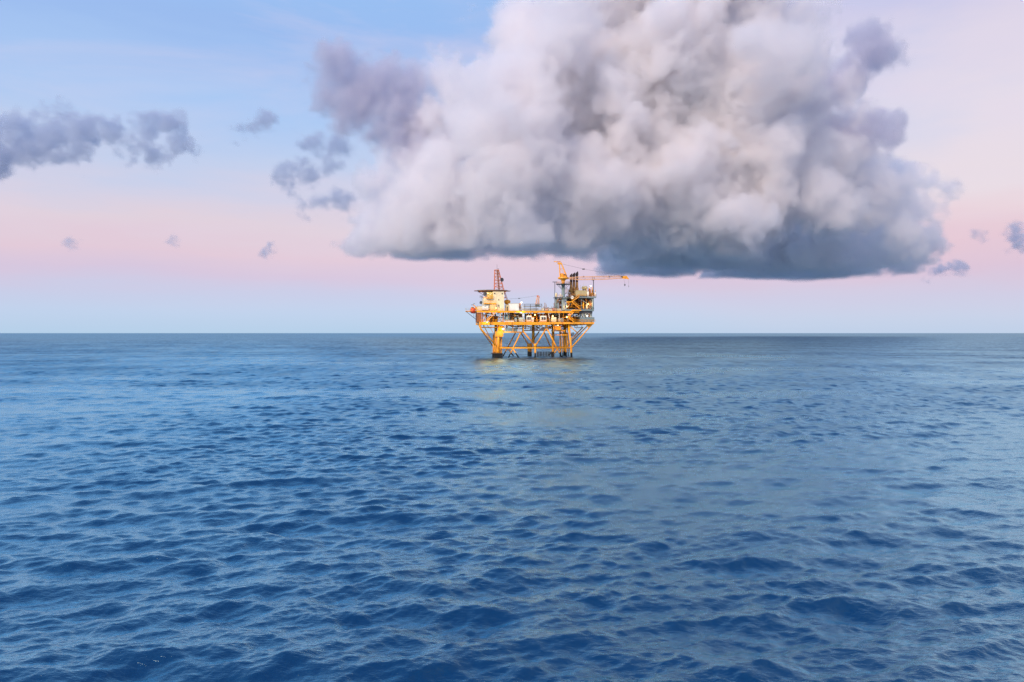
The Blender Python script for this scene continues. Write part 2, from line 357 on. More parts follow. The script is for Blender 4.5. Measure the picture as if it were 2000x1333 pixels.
# outriggers carrying the overhangs
pl('outrigger', [[L(212, 785), L(232, 838), L(430, 1058)]], .30, YEL)
pl('outrigger', [[L(205, 790, 10), L(228, 845, 10), L(372, 1040, BK)]], .28, ORG)
pl('outrigger', [[L(262, 800, 4), L(330, 930, 6), L(400, 1050, 8)]], .18, ORG)
pl('outrigger', [[L(300, 800), L(345, 840), L(385, 905)]], .12, ORG)
pl('outrigger', [[L(1515, 780), L(1475, 825), L(1276, 1052)]], .29, YEL)
pl('outrigger', [[L(1405, 820, 8), L(1262, 965, 6)]], .28, ORG)
pl('outrigger', [[L(1245, 800), L(1345, 890)]], .26, ORG)
pl('outrigger', [[L(1460, 800, BK), L(1215, 1040, BK)]], .28, ORG)
mb = MB().hexa([L(1472, 836, -.6), L(1532, 772, -.6), L(1532, 772, 2), L(1472, 836, 2), L(1440, 800, -.6), L(1470, 772, -.6), L(1470, 772, 2), L(1440, 800, 2)]); P.part('corner_gusset', mb, ORG)
# short posts under the lower deck
for x, v, r, ma in ((720, 0, .30, YEL), (710, 5, .25, ORG), (985, 0, .42, ORG), (505, 0, .12, YEL), (600, 0, .12, YEL), (668, 0, .12, YEL), (1068, 0, .22, ORG), (232, 0, .16, YEL), (262, 0, .14, YEL)):
    pl('deck_post', [[L(x, 790, v), L(x, 830 if x in (985, 232, 262) else 880, v)]], r, ma)
# lower deck: plate girders, plating, side girders
mb = MB().cbox(212, 764, 1032, 794, -2.2, -1.2); P.part('deck_girder', mb, YEL)
mb = MB().cbox(1034, 764, 1532, 784, -2.2, -1.2); P.part('deck_girder', mb, ORG)
a, b = L(212, 764, -2.2), L(1535, 764, -2.2)
mb = MB().box(a.x+.1, b.x, -2.1, BK+3, Z1-.22, Z1-.02); P.part('lower_deck', mb, ORG)
for k in range(9):
    u = a.x+.5+k*(b.x-a.x-1)/8; mb = MB().box(u-.2, u+.2, -1.19, BK+2.6, Z1-1.2, Z1-.24); P.part('cross_beam', mb, ORG)
mb = MB().box(a.x+.1, b.x, BK+2.6, BK+3.2, Z1-1.3, Z1-.24); P.part('deck_girder', mb, ORG)
# main deck
a2, b2 = L(185, 640, -2.2), L(1362, 640, -2.2)
mb = MB().cbox(185, 636, 1362, 652, -2.2, -1.6); P.part('deck_girder', mb, YEL)
mb = MB().box(a2.x, b2.x, -2.1, BK+3, Z2-.20, Z2-.02); P.part('main_deck', mb, RUST)
for k in range(9):
    u = a2.x+.5+k*(b2.x-a2.x-1)/8; mb = MB().box(u-.15, u+.15, -1.55, BK+2.6, Z2-.8, Z2-.22); P.part('cross_beam', mb, RUST)
# columns between the decks
for x0, x1, v in ((452, 466, -1.9), (714, 726, -1.9), (1006, 1026, -1.9), (1130, 1134, -1.9)):
    pl('deck_column', [[L(x0, 652, v), L(x1, 764, v)]], .17, PIPE)
for x, v in ((250, 0), (485, 1), (600, 18), (800, 18), (870, 4), (1000, 18), (1180, 2)):
    pl('deck_column', [[L(x, 652, v), L(x, 764, v)]], .25, ORG if v < 10 else RUST)
for p, q in (((300, 660), (250, 760)), ((250, 660), (330, 755)), ((440, 690), (395, 760))):
    pl('deck_brace', [[L(*p, 0), L(*q, 0)]], .14, ORG)
# dark machinery walls well inside the lower deck
for x0, x1, y0, ma in ((330, 425, 690, GREY), (560, 700, 660, DGREY), (735, 900, 665, DGREY), (905, 1040, 665, RUST), (1045, 1230, 655, TEAL), (1235, 1370, 700, DGREY)):
    mb = MB().cbox(x0, y0, x1, 762, 9, 9.4); P.part('bulkhead', mb, ma)
mb = MB().cbox(186, 655, 240, 762, -1.5, 8); P.part('bulkhead', mb, RUST, label='dark rusty wall closing the left end of the lower deck')
# grey panels slung under the deck
mb = MB().cbox(515, 832, 650, 876, 1, 1.3); P.part('screen_panel', mb, GREY)
for q in ((432, 800, 502, 880),):
    c = L(468, 880, 1); mb = MB().lathe(c, (0, 0, 1), [(0, .3), (.3, 1.25), (3.0, 1.25), (3.3, .4)]); P.part('sump_tank', mb, YEL, smooth=True)
mb = MB().cbox(1082, 806, 1150, 850, 1, 5); P.part('sump_tank', mb, YEL)
mb = MB().cbox(745, 852, 1010, 862, 3, 12); P.part('cellar_walkway', mb, RUST)
mb = MB().rail([L(745, 852, 3), L(1010, 852, 3)], 1.1, .06); P.part('railing', mb, RUST)
mb = MB()
rr = random.Random(5)
for i in range(34):
    x = rr.uniform(500, 1360); y = rr.uniform(798, 850); v = rr.uniform(1, 18); x2 = min(x+rr.uniform(30, 120), 1390)
    q = L(x, y, v); w = L(x2, y, v); w.z = q.z
    mb.tube([q+V3(0, 0, rr.uniform(.5, 1.6)), q, w, w+V3(0, 0, rr.uniform(.5, 1.6))], rr.uniform(.08, .22), 6)
P.part('pipework', mb, BRICK, smooth=True)['kind'] = 'stuff'
mb = MB().tube([L(1120, 858, 6), L(1180, 862, 6), L(1215, 890, 6), L(1228, 960, 6), L(1230, 1050, 6)], .42, 12); P.part('caisson', mb, ORG, smooth=True)
mb = MB().tube([L(1130, 880, 10), L(1165, 890, 10), L(1185, 940, 10), L(1186, 1100, 10)], .35, 12); P.part('caisson', mb, ORG, smooth=True)
mb = MB().cbox(1080, 855, 1200, 868, 2, 12); P.part('cellar_walkway', mb, ORG)
mb = MB().cbox(1095, 905, 1225, 915, 2, 12); P.part('cellar_walkway', mb, ORG)
for x in (1268, 1285): pl('hose', [[L(x+12, 880, 2), L(x, 922, 2)]], .22, DGREY)
# left overhang by the lifeboat
mb = MB().cbox(60, 632, 186, 640, -.5, 6); P.part('lifeboat_platform', mb, ORG)
pl('outrigger', [[L(62, 642), L(188, 742)]], .12, DGREY, n=8)
pl('outrigger', [[L(150, 642), L(150, 712), L(186, 680)]], .09, DGREY, n=8)
mb = MB().rail([L(60, 632, -.4), L(110, 632, -.4)], 1.2, .06).tube([L(60, 632, -.4), L(50, 598, -.4)], .08, 6); P.part('railing', mb, PIPE)
# railings of the two decks
mb = MB().rail([L(220, 762, -2.1), L(1545, 762, -2.1)], 1.15, .05, 1.6); P.part('railing', mb, ORG)
mb = MB().rail([L(1545, 762, -2.1), V3(L(1545, 762, -2.1).x, BK+3, Z1)], 1.15, .05, 2); P.part('railing', mb, ORG)
mb = MB().rail([L(200, 636, -2.1), L(555, 636, -2.1)], 1.15, .05, 1.6); P.part('railing', mb, YEL)
mb = MB().rail([L(670, 636, -2.1), L(1200, 636, -2.1)], 1.15, .05, 1.6); P.part('railing', mb, PIPE)
# stairs
def stair(a, b, ma=YEL, w=1.4, rail=True):
    mb = MB(); d = b-a; n = max(4, int(abs(d.z)/.28))
    for s_ in (0, w): mb.tube([a+V3(0, s_, 0), b+V3(0, s_, 0)], .16, 6); mb.tube([a+V3(0, s_, 1.05), b+V3(0, s_, 1.05)], .07, 5)
    for i in range(n+1): q = a.lerp(b, i/n); mb.box(q.x-.16, q.x+.16, q.y, q.y+w, q.z-.03, q.z+.03)
    for i in range(5):
        q = a.lerp(b, i/4); mb.tube([q, q+V3(0, 0, 1.05)], .05, 5)
    return P.part('staircase', mb, ma)
stair(L(415, 640, -3.8), L(292, 762, -3.8))
stair(L(1362, 470, -3.8), L(1278, 528, -3.8)); stair(L(1278, 528, -5.4), L(1375, 612, -5.4)); stair(L(1310, 640, -3.8), L(1238, 702, -3.8)); stair(L(1238, 702, -5.4), L(1302, 762, -5.4))
mb = MB().cbox(1225, 524, 1290, 532, -5.6, -2.2); P.part('stair_landing', mb, YEL)
mb = MB().cbox(1290, 620, 1385, 632, -5.6, -2.2); P.part('stair_landing', mb, YEL)
mb = MB().cbox(1210, 700, 1250, 707, -5.6, -2.2); P.part('stair_landing', mb, YEL)
mb = MB().cbox(240, 762, 330, 792, -4.2, -2.21); P.part('stair_landing', mb, YEL)
# process module frame on the right
M1 = L(1400, 470, 0).z; M0 = L(1400, 625, 0).z
mb = MB().cbox(1352, 470, 1556, 484, -2.0, -1.3); P.part('module_girder', mb, GREY)
mb = MB().cbox(1195, 616, 1530, 632, -2.0, -1.3); P.part('module_girder', mb, GREY)
mb = MB().cbox(1080, 478, 1352, 488, -1.0, -.5); P.part('module_girder', mb, GREY)
x0 = L(1128, 478, 18).x; x1 = L(1552, 478, -1).x
mb = MB().box(x0, x1, -1.9, BK+1, M1-.35, M1-.12); P.part('top_deck', mb, DGREY)
x2_ = L(1200, 478, -1).x
mb = MB().box(x2_, L(1528, 478, -1).x, -1.25, BK+1, M0-.5, M0-.25); P.part('module_deck', mb, DGREY)
for x, v, r, ma in ((1092, 0, .45, GREY), (1110, 18, .4, GREY), (1385, -1, .16, GREY), (1478, 6, .3, GREY), (1516, -1, .52, GREY), (1500, 18, .5, GREY), (1215, 0, .3, GREY), (1300, 18, .4, DGREY)):
    pl('module_column', [[L(x, 484, v), L(x, 632 if x > 1190 else 636, v)]], r, ma)
pl('module_brace', [[L(1365, 490, -1), L(1440, 540, -1)]], .14, GREY); pl('module_brace', [[L(1262, 552, -1), L(1200, 612, -1)]], .16, PIPE)
pl('module_brace', [[L(1440, 540, -1), L(1505, 600, -1)]], .10, GREY)
mb = MB().cbox(1215, 492, 1500, 614, 13, 13.3); P.part('bulkhead', mb, DGREY)
mb = MB().cbox(1362, 634, 1512, 662, -1.2, 14); P.part('module_support', mb, DGREY)
for x in (1375, 1500): pl('module_column', [[L(x, 662, 0), L(x, 762, 0)]], .35, GREY)
mb = MB().cbox(1372, 706, 1535, 756, -2.0, 5); P.part('wind_wall', mb, GREY)
mb = MB().rail([L(1352, 470, -1.9), L(1556, 470, -1.9), V3(L(1556, 470, -1.9).x, BK, M1)], 1.15, .05, 1.6); P.part('railing', mb, ORG)
mb = MB().cbox(1082, 476, 1170, 482, -1.9, 3); P.part('top_deck', mb, DGREY)
mb = MB().rail([L(1082, 478, -1.8), L(1165, 478, -1.8)], 1.15, .05, 1.6); P.part('railing', mb, ORG)
mb = MB().rail([L(1385, 620, -1.9), L(1530, 620, -1.9)], 1.15, .05, 1.6); P.part('railing', mb, GREY)
def clutter(x0, y0, x1, y1, v0, v1, n, ma, rmin, rmax, seed):
    mb = MB(); rr = random.Random(seed)
    for i in range(n):
        x = rr.uniform(x0, x1); y = rr.uniform(y0, y1); v = rr.uniform(v0, v1); r = rr.uniform(rmin, rmax); q = L(x, y, v)
        h = rr.uniform(.8, 3); w = rr.uniform(.8, 3.2)
        pts = rr.choice(([q, q+V3(0, 0, h)], [q, q+V3(w, 0, 0)], [q, q+V3(w, 0, 0), q+V3(w, 0, h)], [q+V3(0, 0, h), q, q+V3(0, w, 0)]))
        zt = M1-.5 if y > 480 else 99
        pts = [V3(min(p.x, L(x1, y, v).x), p.y, min(p.z, zt)) for p in pts]
        if (pts[0]-pts[1]).length < .2: continue
        mb.tube(pts, r, 7)
    o = P.part('pipework', mb, ma, smooth=True); o['kind'] = 'stuff'; return o
clutter(1200, 500, 1500, 615, 1, 14, 42, BRICK, .08, .28, 1); clutter(1205, 500, 1500, 615, 2, 14, 26, PIPE, .07, .22, 2)
clutter(1100, 500, 1190, 610, 2, 14, 16, RUST, .08, .25, 3); clutter(1200, 430, 1340, 465, 0, 14, 26, BRICK, .08, .22, 4)
clutter(250, 665, 560, 750, 2, 8, 26, RUST, .08, .22, 6); clutter(740, 665, 1230, 750, 1, 8, 40, BRICK, .07, .2, 7); clutter(1250, 655, 1500, 700, 1, 12, 30, PIPE, .08, .25, 8)
clutter(940, 600, 1080, 628, 1, 12, 20, BRICK, .08, .2, 9); clutter(1440, 420, 1545, 462, 0, 12, 16, ORG, .08, .22, 10)
clutter(1340, 440, 1540, 466, 8, 18, 20, RUST, .08, .25, 13); clutter(250, 700, 1380, 758, -.5, 3, 60, YEL, .06, .14, 14); clutter(1100, 560, 1500, 612, -.8, 3, 30, ORG, .06, .16, 15)
clutter(1205, 495, 1510, 612, 3, 10, 90, RUST, .15, .42, 21); clutter(1100, 495, 1170, 612, 3, 12, 30, BRICK, .15, .35, 22); clutter(1230, 420, 1345, 468, 2, 10, 40, BRICK, .12, .3, 23)
clutter(250, 665, 700, 755, 3, 9, 60, BRICK, .1, .3, 24); clutter(730, 665, 1360, 755, 4, 9, 80, RUST, .1, .3, 25); clutter(500, 800, 1240, 850, 4, 16, 50, ORG, .1, .3, 26)
clutter(560, 665, 720, 750, 2, 8, 20, PIPE, .06, .18, 12)
# ------------------------------------------------------------------ living quarters with helideck
def cvec(rect, v0): return L((rect[0]+rect[2])/2, rect[3], v0)
Q = Thing('living_quarters', 'cream living quarters block standing under the flat helideck', 'quarters', cvec((265, 400, 495, 632), 0))
w = Q.part('wall', MB().cbox(372, 412, 497, 634, -.8, 9), CREAM, label='tall smooth cream tower wall')
for r in ((384, 425, 396, 441), (470, 427, 482, 443), (432, 498, 441, 514)): Q.part('window', MB().cbox(*r, -.86, -.79), GLASS, w)
Q.part('door', MB().cbox(433, 560, 443, 600, -.88, -.8), GLASS, w)
w2 = Q.part('wall', MB().cbox(262, 488, 371, 634, -.2, 9), CREAM, label='lower cream wing beside the tower')
Q.part('balcony', MB().cbox(270, 543, 408, 553, -2.2, -.21).rail([L(270, 543, -2.1), L(408, 543, -2.1)], 1.1, .06), YEL)
Q.part('cladding_panel', MB().cbox(330, 556, 408, 628, -1.6, -.82), BEIGE)
w3 = Q.part('control_room', MB().cbox(300, 416, 371, 484, 0, 8), OLIVE, label='olive glazed upper room under the helideck')
Q.part('window_frame', MB().tube([L(304, 478, -.1), L(368, 425, -.1)], .14, 6).tube([L(302, 484, -.1), L(302, 416, -.1)], .16, 6).tube([L(336, 484, -.1), L(336, 416, -.1)], .07, 6), CREAM, w3)
Q.part('balcony', MB().cbox(292, 484, 371, 490, -1.6, -.3).rail([L(310, 484, -1.5), L(372, 484, -1.5)], 1.1, .07), YEL)
Q.part('roof_room', MB().cbox(264, 470, 299, 488, .2, 6), PALE)
Q.part('lower_wing', MB().cbox(320, 590, 371, 632, -.9, -.25), BEIGE)
hz = L(380, 398, 6).z
hd = Q.part('helideck', MB().raw([], []), DGREY) if False else None
c0 = L(208, 400, -4); c1 = L(560, 400, -4)
mb = MB(); oc = []
ce = V3((c0.x+c1.x)/2, 6, 0); R = (c1.x-c0.x)/2
for zz in (hz-.35, hz+.1): oc.append([V3(ce.x+R*math.cos(math.pi/8+i*math.pi/4)/math.cos(math.pi/8), ce.y+R*.66*math.sin(math.pi/8+i*math.pi/4), zz) for i in range(8)])
mb.raw(oc[0]+oc[1], [tuple(range(7, -1, -1)), tuple(range(8, 16))]+[(i, (i+1) % 8, 8+(i+1) % 8, 8+i) for i in range(8)])
hd = Q.part('helideck', mb, GREY)
mb = MB()
for i in range(8):
    a_, b_ = oc[0][i], oc[0][(i+1) % 8]; o1 = a_+(a_-ce-V3(0, 0, a_.z)).normalized()*1.6; o2 = b_+(b_-ce-V3(0, 0, b_.z)).normalized()*1.6
    mb.raw([a_+V3(0, 0, .05), b_+V3(0, 0, .05), o2+V3(0, 0, .1), o1+V3(0, 0, .1), a_+V3(0, 0, -.05), b_+V3(0, 0, -.05), o2, o1], [(0, 1, 2, 3), (7, 6, 5, 4), (0, 4, 5, 1), (1, 5, 6, 2), (2, 6, 7, 3), (3, 7, 4, 0)])
Q.part('safety_net', mb, RUST, hd)
mb = MB()
for i in range(7):
    yy = ce.y-R*.55+i*R*.183; mb.tube([V3(ce.x-R*.93, yy, hz-.6), V3(ce.x+R*.93, yy, hz-.6)], .14, 6)
for i in range(8):
    xx = ce.x-R*.9+i*R*1.8/7; mb.tube([V3(xx, ce.y-R*.5, hz-.55), V3(xx, ce.y+R*.5, hz-.55)], .12, 6)
for sx in (-1, 1): mb.tube([V3(ce.x+sx*R*.85, 0, hz-.7), V3(ce.x+sx*R*.35, 1, hz-3.2)], .12, 6); mb.tube([V3(ce.x+sx*R*.85, 10, hz-.7), V3(ce.x+sx*R*.35, 9, hz-3.2)], .12, 6)
Q.part('deck_beam', mb, RUST, hd)
# ------------------------------------------------------------------ radio mast
def sq(cxl, cxr, cy, v0, v1): a = L(cxl, cy, v0); b = L(cxr, cy, v0); return [V3(a.x, v0, a.z), V3(b.x, v0, b.z), V3(b.x, v1, b.z), V3(a.x, v1, a.z)]
t = Thing('radio_mast', 'red oxide lattice radio mast rising behind the helideck', 'radio mast', L(450, 560, 12))
t.part('lattice', MB().lattice(sq(388, 545, 520, 11, 16), sq(390, 498, 392, 11.5, 15.5), .11, 3, .07).lattice(sq(390, 498, 392, 11.5, 15.5), sq(390, 436, 165, 12.5, 14.0), .13, 6, .08), MAST)
t.part('ladder', MB().lattice([L(432, 392, 11.3), L(447, 392, 11.3), L(447, 392, 11.5), L(432, 392, 11.5)], [L(414, 165, 12.3), L(428, 165, 12.3), L(428, 165, 12.5), L(414, 165, 12.5)], .10, 22, .06), RUST)
t.part('antenna', MB().tube([L(416, 165, 13), L(416, 100, 13)], .06, 6).tube([L(428, 165, 13), L(428, 148, 13)], .1, 6).tube([L(420, 150, 13), L(442, 150, 13)], .07, 6), DGREY)
t.part('top_platform', MB().cbox(388, 160, 440, 166, 12.2, 14.5), MAST)
def dish(name, label, cx, cy, r, v, face, ma, grp=None):
    c = L(cx, cy, v); t = Thing(name, label, 'dish antenna', c, grp); f = Vector(face).normalized()
    t.part('reflector', MB().lathe(c-f*.5*r, f, [(0, .15*r), (.08*r, .5*r), (.28*r, .85*r), (.45*r, r), (.5*r, r), (.40*r, .85*r), (.2*r, .45*r), (.12*r, .1*r)], 20), ma, smooth=True)
    t.part('feed_horn', MB().tube([c-f*.4*r, c+f*.55*r], .06*r+.03, 6).lathe(c+f*.5*r, f, [(0, .12*r), (.12*r, .12*r)], 8), DGREY)
    t.part('bracket', MB().tube([c-f*.45*r, c-f*.9*r, c-f*.9*r+V3(0, 0, -r*1.1)], .1, 6), DGREY)
dish('microwave_dish', 'round dark microwave dish high on the right of the red lattice mast', 474, 275, .98, 11, (.35, -.9, .1), DGREY)
dish('satellite_dish', 'dark dish tucked under the left edge of the helideck', 279, 436, .98, -1, (-.5, -.85, .1), DGREY)
dish('satellite_dish', 'small dark dish beside the left end of the quarters', 231, 537, .8, 0, (-.6, -.8, .15), DGREY)
dish('white_dish', 'round white dish at the edge of the top deck beside the grey crane column', 1279, 478, .78, -2.6, (.05, -1, 0), WHITE)
t = Thing('antenna_rack', 'cluster of small aerials on a post left of the quarters', 'aerial', L(250, 500, 1))
t.part('post', MB().tube([L(262, 490, 1), L(236, 470, 1)], .1, 6).tube([L(236, 500, 1), L(236, 455, 1)], .09, 6), DGREY)
t.part('aerial', MB().tube([L(222, 455, 1), L(222, 485, 1)], .1, 6).tube([L(248, 455, 1), L(248, 480, 1)], .1, 6).tube([L(218, 465, 1), L(252, 468, 1)], .07, 6), DGREY)
# ------------------------------------------------------------------ big pedestal crane
C = Thing('pedestal_crane', 'tall yellow pedestal crane on its grey column with long boom swung right', 'crane', L(1176, 634, 0))
c = L(1176, 634, 0); zt = L(1176, 326, 0).z
ped = C.part('pedestal', MB().lathe(c, (0, 0, 1), [(0, .95), (.6, .82), (zt-c.z, .80)], 20), GREY, smooth=True)
C.part('ring', MB().lathe(V3(c.x, 0, L(1176, 470).z), (0, 0, 1), [(0, .9), (.7, .9)], 20), TEAL, ped)
wz = L(1176, 330).z; mb = MB()
mb.lathe(V3(c.x, 0, wz), (0, 0, 1), [(0, 3.6), (.18, 3.6)], 20)
ringp = [V3(c.x+3.5*math.cos(i*math.pi/10), 3.5*math.sin(i*math.pi/10), wz+.18) for i in range(21)]
wk = C.part('walkway', mb, DGREY)
C.part('railing', MB().rail(ringp, 1.1, .05, 1.2), PALE, wk)
mb = MB()
for i in range(6): an = i*math.pi/3; mb.tube([V3(c.x+3.2*math.cos(an), 3.2*math.sin(an), wz), V3(c.x+.8*math.cos(an), .8*math.sin(an), wz-2.4)], .1, 6)
C.part('walkway_strut', mb, GREY, wk)
zs = L(1176, 268).z
C.part('turret', MB().lathe(V3(c.x, 0, zt), (0, 0, 1), [(0, .85), (1.2, .85), (zs-zt-.4, 1.15), (zs-zt, 1.9)], 20), CRN, smooth=True)
C.part('slew_platform', MB().lathe(V3(c.x, 0, zs), (0, 0, 1), [(0, 2.3), (.25, 2.65), (.9, 2.5), (1.0, 2.2)], 20), CRN)
C.part('machinery_house', MB().cbox(1152, 204, 1176, 240, -1.2, 1.2), ORG); C.part('operator_cab', MB().cbox(1182, 208, 1210, 240, -1.8, 1.0), CRN)
C.part('cab_window', MB().cbox(1186, 212, 1206, 226, -1.86, -1.79), GLASS)
mb = MB()
for v in (-.9, .9): mb.tube([L(1140, 240, v), L(1132, 80, v*.6)], .26, 8).tube([L(1218, 240, v), L(1150, 78, v*.6)], .30, 8).tube([L(1137, 150, v*.8), L(1178, 150, v*.8)], .1, 6).tube([L(1139, 200, v), L(1200, 200, v)], .1, 6).tube([L(1137, 150, v*.8), L(1200, 200, v)], .08, 6)
mb.cbox(1118, 78, 1152, 96, -.8, .8)
C.part('a_frame', mb, CRN)
C.part('mast_head', MB().cbox(1070, 64, 1150, 70, -.3, .3).tube([L(1118, 70), L(1118, 96)], .12, 6).tube([L(1085, 66), L(1118, 90)], .06, 6), ORG)
# boom: runs out to the right and a little towards the viewer
def bm(cx, cyt, cyb, w): return [L(cx, cyb, -w), L(cx, cyt, -w), L(cx, cyt, w), L(cx, cyb, w)]
mb = MB().lattice(bm(1238, 252, 264, .5), bm(1350, 243, 276, .8), .18, 3, .07).lattice(bm(1350, 243, 276, .8), bm(1640, 236, 272, .8), .18, 9, .07).lattice(bm(1640, 236, 272, .8), bm(1850, 233, 258, .5), .18, 7, .07)
boom = C.part('boom', mb, PALE)
C.part('boom_tip', MB().hexa([L(1846, 262, -.5), L(1935, 270, -.35), L(1935, 270, .35), L(1846, 262, .5), L(1860, 232, -.5), L(1905, 230, -.35), L(1905, 230, .35), L(1860, 232, .5)]), CRN, boom)
for p in (1410, 1705, 1850): C.part('boom_marker', MB().cbox(p, 232, p+8, 246, -.9, .9), DGREY, boom)
mb = MB()
for v in (-.35, .35): mb.tube([L(1152, 92, v), L(1410, 152, v), L(1765, 216, v), L(1860, 236, v)], .045, 5)
mb.cbox(1400, 147, 1425, 158, -.5, .5)
C.part('pendant_rope', mb, DGREY)
C.part('hoist_rope', MB().tube([L(1872, 262), L(1884, 325)], .03, 5), DGREY); C.part('hoist_rope', MB().tube([L(1925, 268), L(1928, 345)], .03, 5), DGREY)
C.part('hook_block', MB().lathe(L(1884, 347), (0, 0, 1), [(0, .08), (.35, .3), (.85, .34), (1.0, .1)], 10), DGREY); C.part('hook_block', MB().lathe(L(1929, 360), (0, 0, 1), [(0, .06), (.3, .16), (.7, .1)], 8), DGREY)
t = Thing('boom_rest', 'dark upright boom rest post under the crane boom', 'boom rest', L(1524, 466, 0))
t.part('post', MB().tube([L(1524, 466), L(1524, 276)], .2, 8), DGREY); t.part('cradle', MB().cbox(1515, 272, 1535, 280, -.9, .9).cbox(1514, 236, 1518, 272, -.9, -.83).cbox(1531, 236, 1535, 272, -.9, -.83), DGREY)
t = Thing('crossbar_post', 'thin dark post with a crossbar left of the crane column', 'post', L(1080, 634, -2))
t.part('post', MB().tube([L(1080, 634, -2.4), L(1080, 302, -2.4)], .15, 8), DGREY); t.part('crossbar', MB().cbox(1056, 298, 1106, 304, -2.7, -2.1), DGREY)
# exhaust stacks
for i, (x, yt, lb) in enumerate(((1267, 212, 'shortest'), (1300, 200, 'middle'), (1334, 187, 'tallest'))):
    v = 3+i*1.5; c = L(x, 420, v); zm = L(x, 305, v).z; ztp = L(x, yt+16, v).z
    t = Thing('exhaust_stack', '%s of the three sooty exhaust stacks behind the crane' % lb, 'exhaust stack', c, 'three exhaust stacks')
    t.part('duct', MB().lathe(c, (0, 0, 1), [(0, .85), (2.0, .85), (2.6, .68), (zm-c.z, .62)], 14), BRICK, smooth=True)
    mb = MB().lathe(V3(c.x, v, zm), (0, 0, 1), [(0, .60), (ztp-zm-.6, .60)], 14)
    t.part('flue', mb, BLK, smooth=True)
    zb = ztp-.6
    t.part('rain_cowl', MB().hexa([V3(c.x-.7, v-.6, zb), V3(c.x+.68, v-.6, zb), V3(c.x+.68, v+.6, zb), V3(c.x-.7, v+.6, zb), V3(c.x-.5, v-.5, zb+.9), V3(c.x+.45, v-.5, zb+1.7), V3(c.x+.45, v+.5, zb+1.7), V3(c.x-.5, v+.5, zb+.9)]), BLK)
    t.part('band', MB().lathe(V3(c.x, v, zm+.5), (0, 0, 1), [(0, .66), (.2, .66)], 14).lathe(V3(c.x, v, zm+2.2), (0, 0, 1), [(0, .66), (.2, .66)], 14), RUST)
# things on the top deck
t, a, b = box_thing('equipment_enclosure', 'beige corrugated enclosure on the top deck by the stair head', 'enclosure', (1326, 402, 1450, 456), -1, 6, BEIGE)
en = t.part('wall', MB().cbox(1326, 402, 1450, 458, -1, 6), mat('beige_corrugated', (.62, .50, .26), .6, dirt=(.35, .22, .08), dirt_amt=.5, rib=1.6)); t.part('roof', MB().cbox(1322, 397, 1454, 401, -1.2, 6.2), BEIGE)
t.part('skid', MB().cbox(1326, 459, 1450, 468, -1, 6), DGREY)
c = L(1388, 370, 6); t = Thing('horizontal_tank', 'pale rounded tank lying on top of the beige enclosure roof', 'tank', c)
c2 = L(1456, 370, 6)
t.part('shell', MB().lathe(c, (1, 0, 0), [(0, .2), (.3, .7), (.8, .95), (c2.x-c.x-.6, .95), (c2.x-c.x-.2, .6), (c2.x-c.x, .2)], 16), BEIGE, smooth=True)
t.part('saddle', MB().box(c.x+.6, c.x+.9, 5.2, 6.8, c.z-1.2, c.z-.8).box(c2.x-1.1, c2.x-.8, 5.2, 6.8, c.z-1.2, c.z-.8), DGREY)
t.part('vent_pipe', MB().tube([c+V3(.8, 0, .8), c+V3(.8, 0, 2.4)], .08, 6).tube([c+V3(-.6, 0, -1), c+V3(-.6, 0, 1.3)], .08, 6), PIPE)
def drum(name, label, cat, cx, cyb, v, r, h, ma, grp=None, cap=PIPE):
    c = L(cx, cyb, v); t = Thing(name, label, cat, c, grp)
    t.part('shell', MB().lathe(c, (0, 0, 1), [(0, r*.8), (.15*h, r), (.85*h, r), (h, r*.5)], 14), ma, smooth=True)
    t.part('nozzle', MB().tube([c+V3(0, 0, h*.95), c+V3(0, 0, h*1.18)], r*.22, 8).lathe(c+V3(0, 0, h*1.15), (0, 0, 1), [(0, r*.4), (.08, r*.4)], 10), cap)
    return t
drum('filter_vessel', 'rust brown filter vessel at the right end of the top deck', 'vessel', 1478, 466, 3, .55, 4.2, RUST)
drum('filter_vessel', 'white vessel standing between beige enclosure and boom rest', 'vessel', 1462, 466, -.8, .5, 2.4, WHITE)
drum('filter_vessel', 'white vessel at the far right corner of the top deck', 'vessel', 1545, 466, 0, .4, 2.0, WHITE)
drum('filter_vessel', 'cream drum on the left end of the top deck', 'vessel', 1097, 474, 0, .55, 2.0, CREAM)
drum('filter_vessel', 'small white drum right beside the crane column on the top deck', 'vessel', 1143, 474, 1, .35, 1.8, WHITE)
for i, (x, yb, v, r, h, ma, lb) in enumerate(((1232, 612, 2, .5, 2.6, BRICK, 'brown upright vessel just right of the crane column inside the module'), (1408, 614, 0, .34, 3.4, YEL, 'slim yellow upright vessel inside the module'),
        (1448, 614, 1, .5, 3.0, CREAM, 'cream upright vessel near the right side of the module'), (1486, 614, 2, .38, 3.8, PALE, 'white upright vessel at the right column of the module'),
        (1330, 614, 5, .8, 3.2, RUST, 'rusty upright vessel behind the yellow stair'), (1122, 625, 2, .45, 3.6, WHITE, 'white upright vessel left of the crane column'))):
    drum('pressure_vessel', lb, 'vessel', x, yb, v, r, h, ma)
for i, (x, r, h, ma, lb) in enumerate(((1400, .5, 1.9, WHITE, 'small white drum above the grey wind wall, leftmost of three'), (1432, .6, 2.6, CREAM, 'cream drum above the grey wind wall, middle of three'), (1478, .55, 2.2, PALE, 'pinkish drum above the grey wind wall, rightmost of three'))):
    drum('storage_drum', lb, 'drum', x, 706, 5.8, r, h, ma)
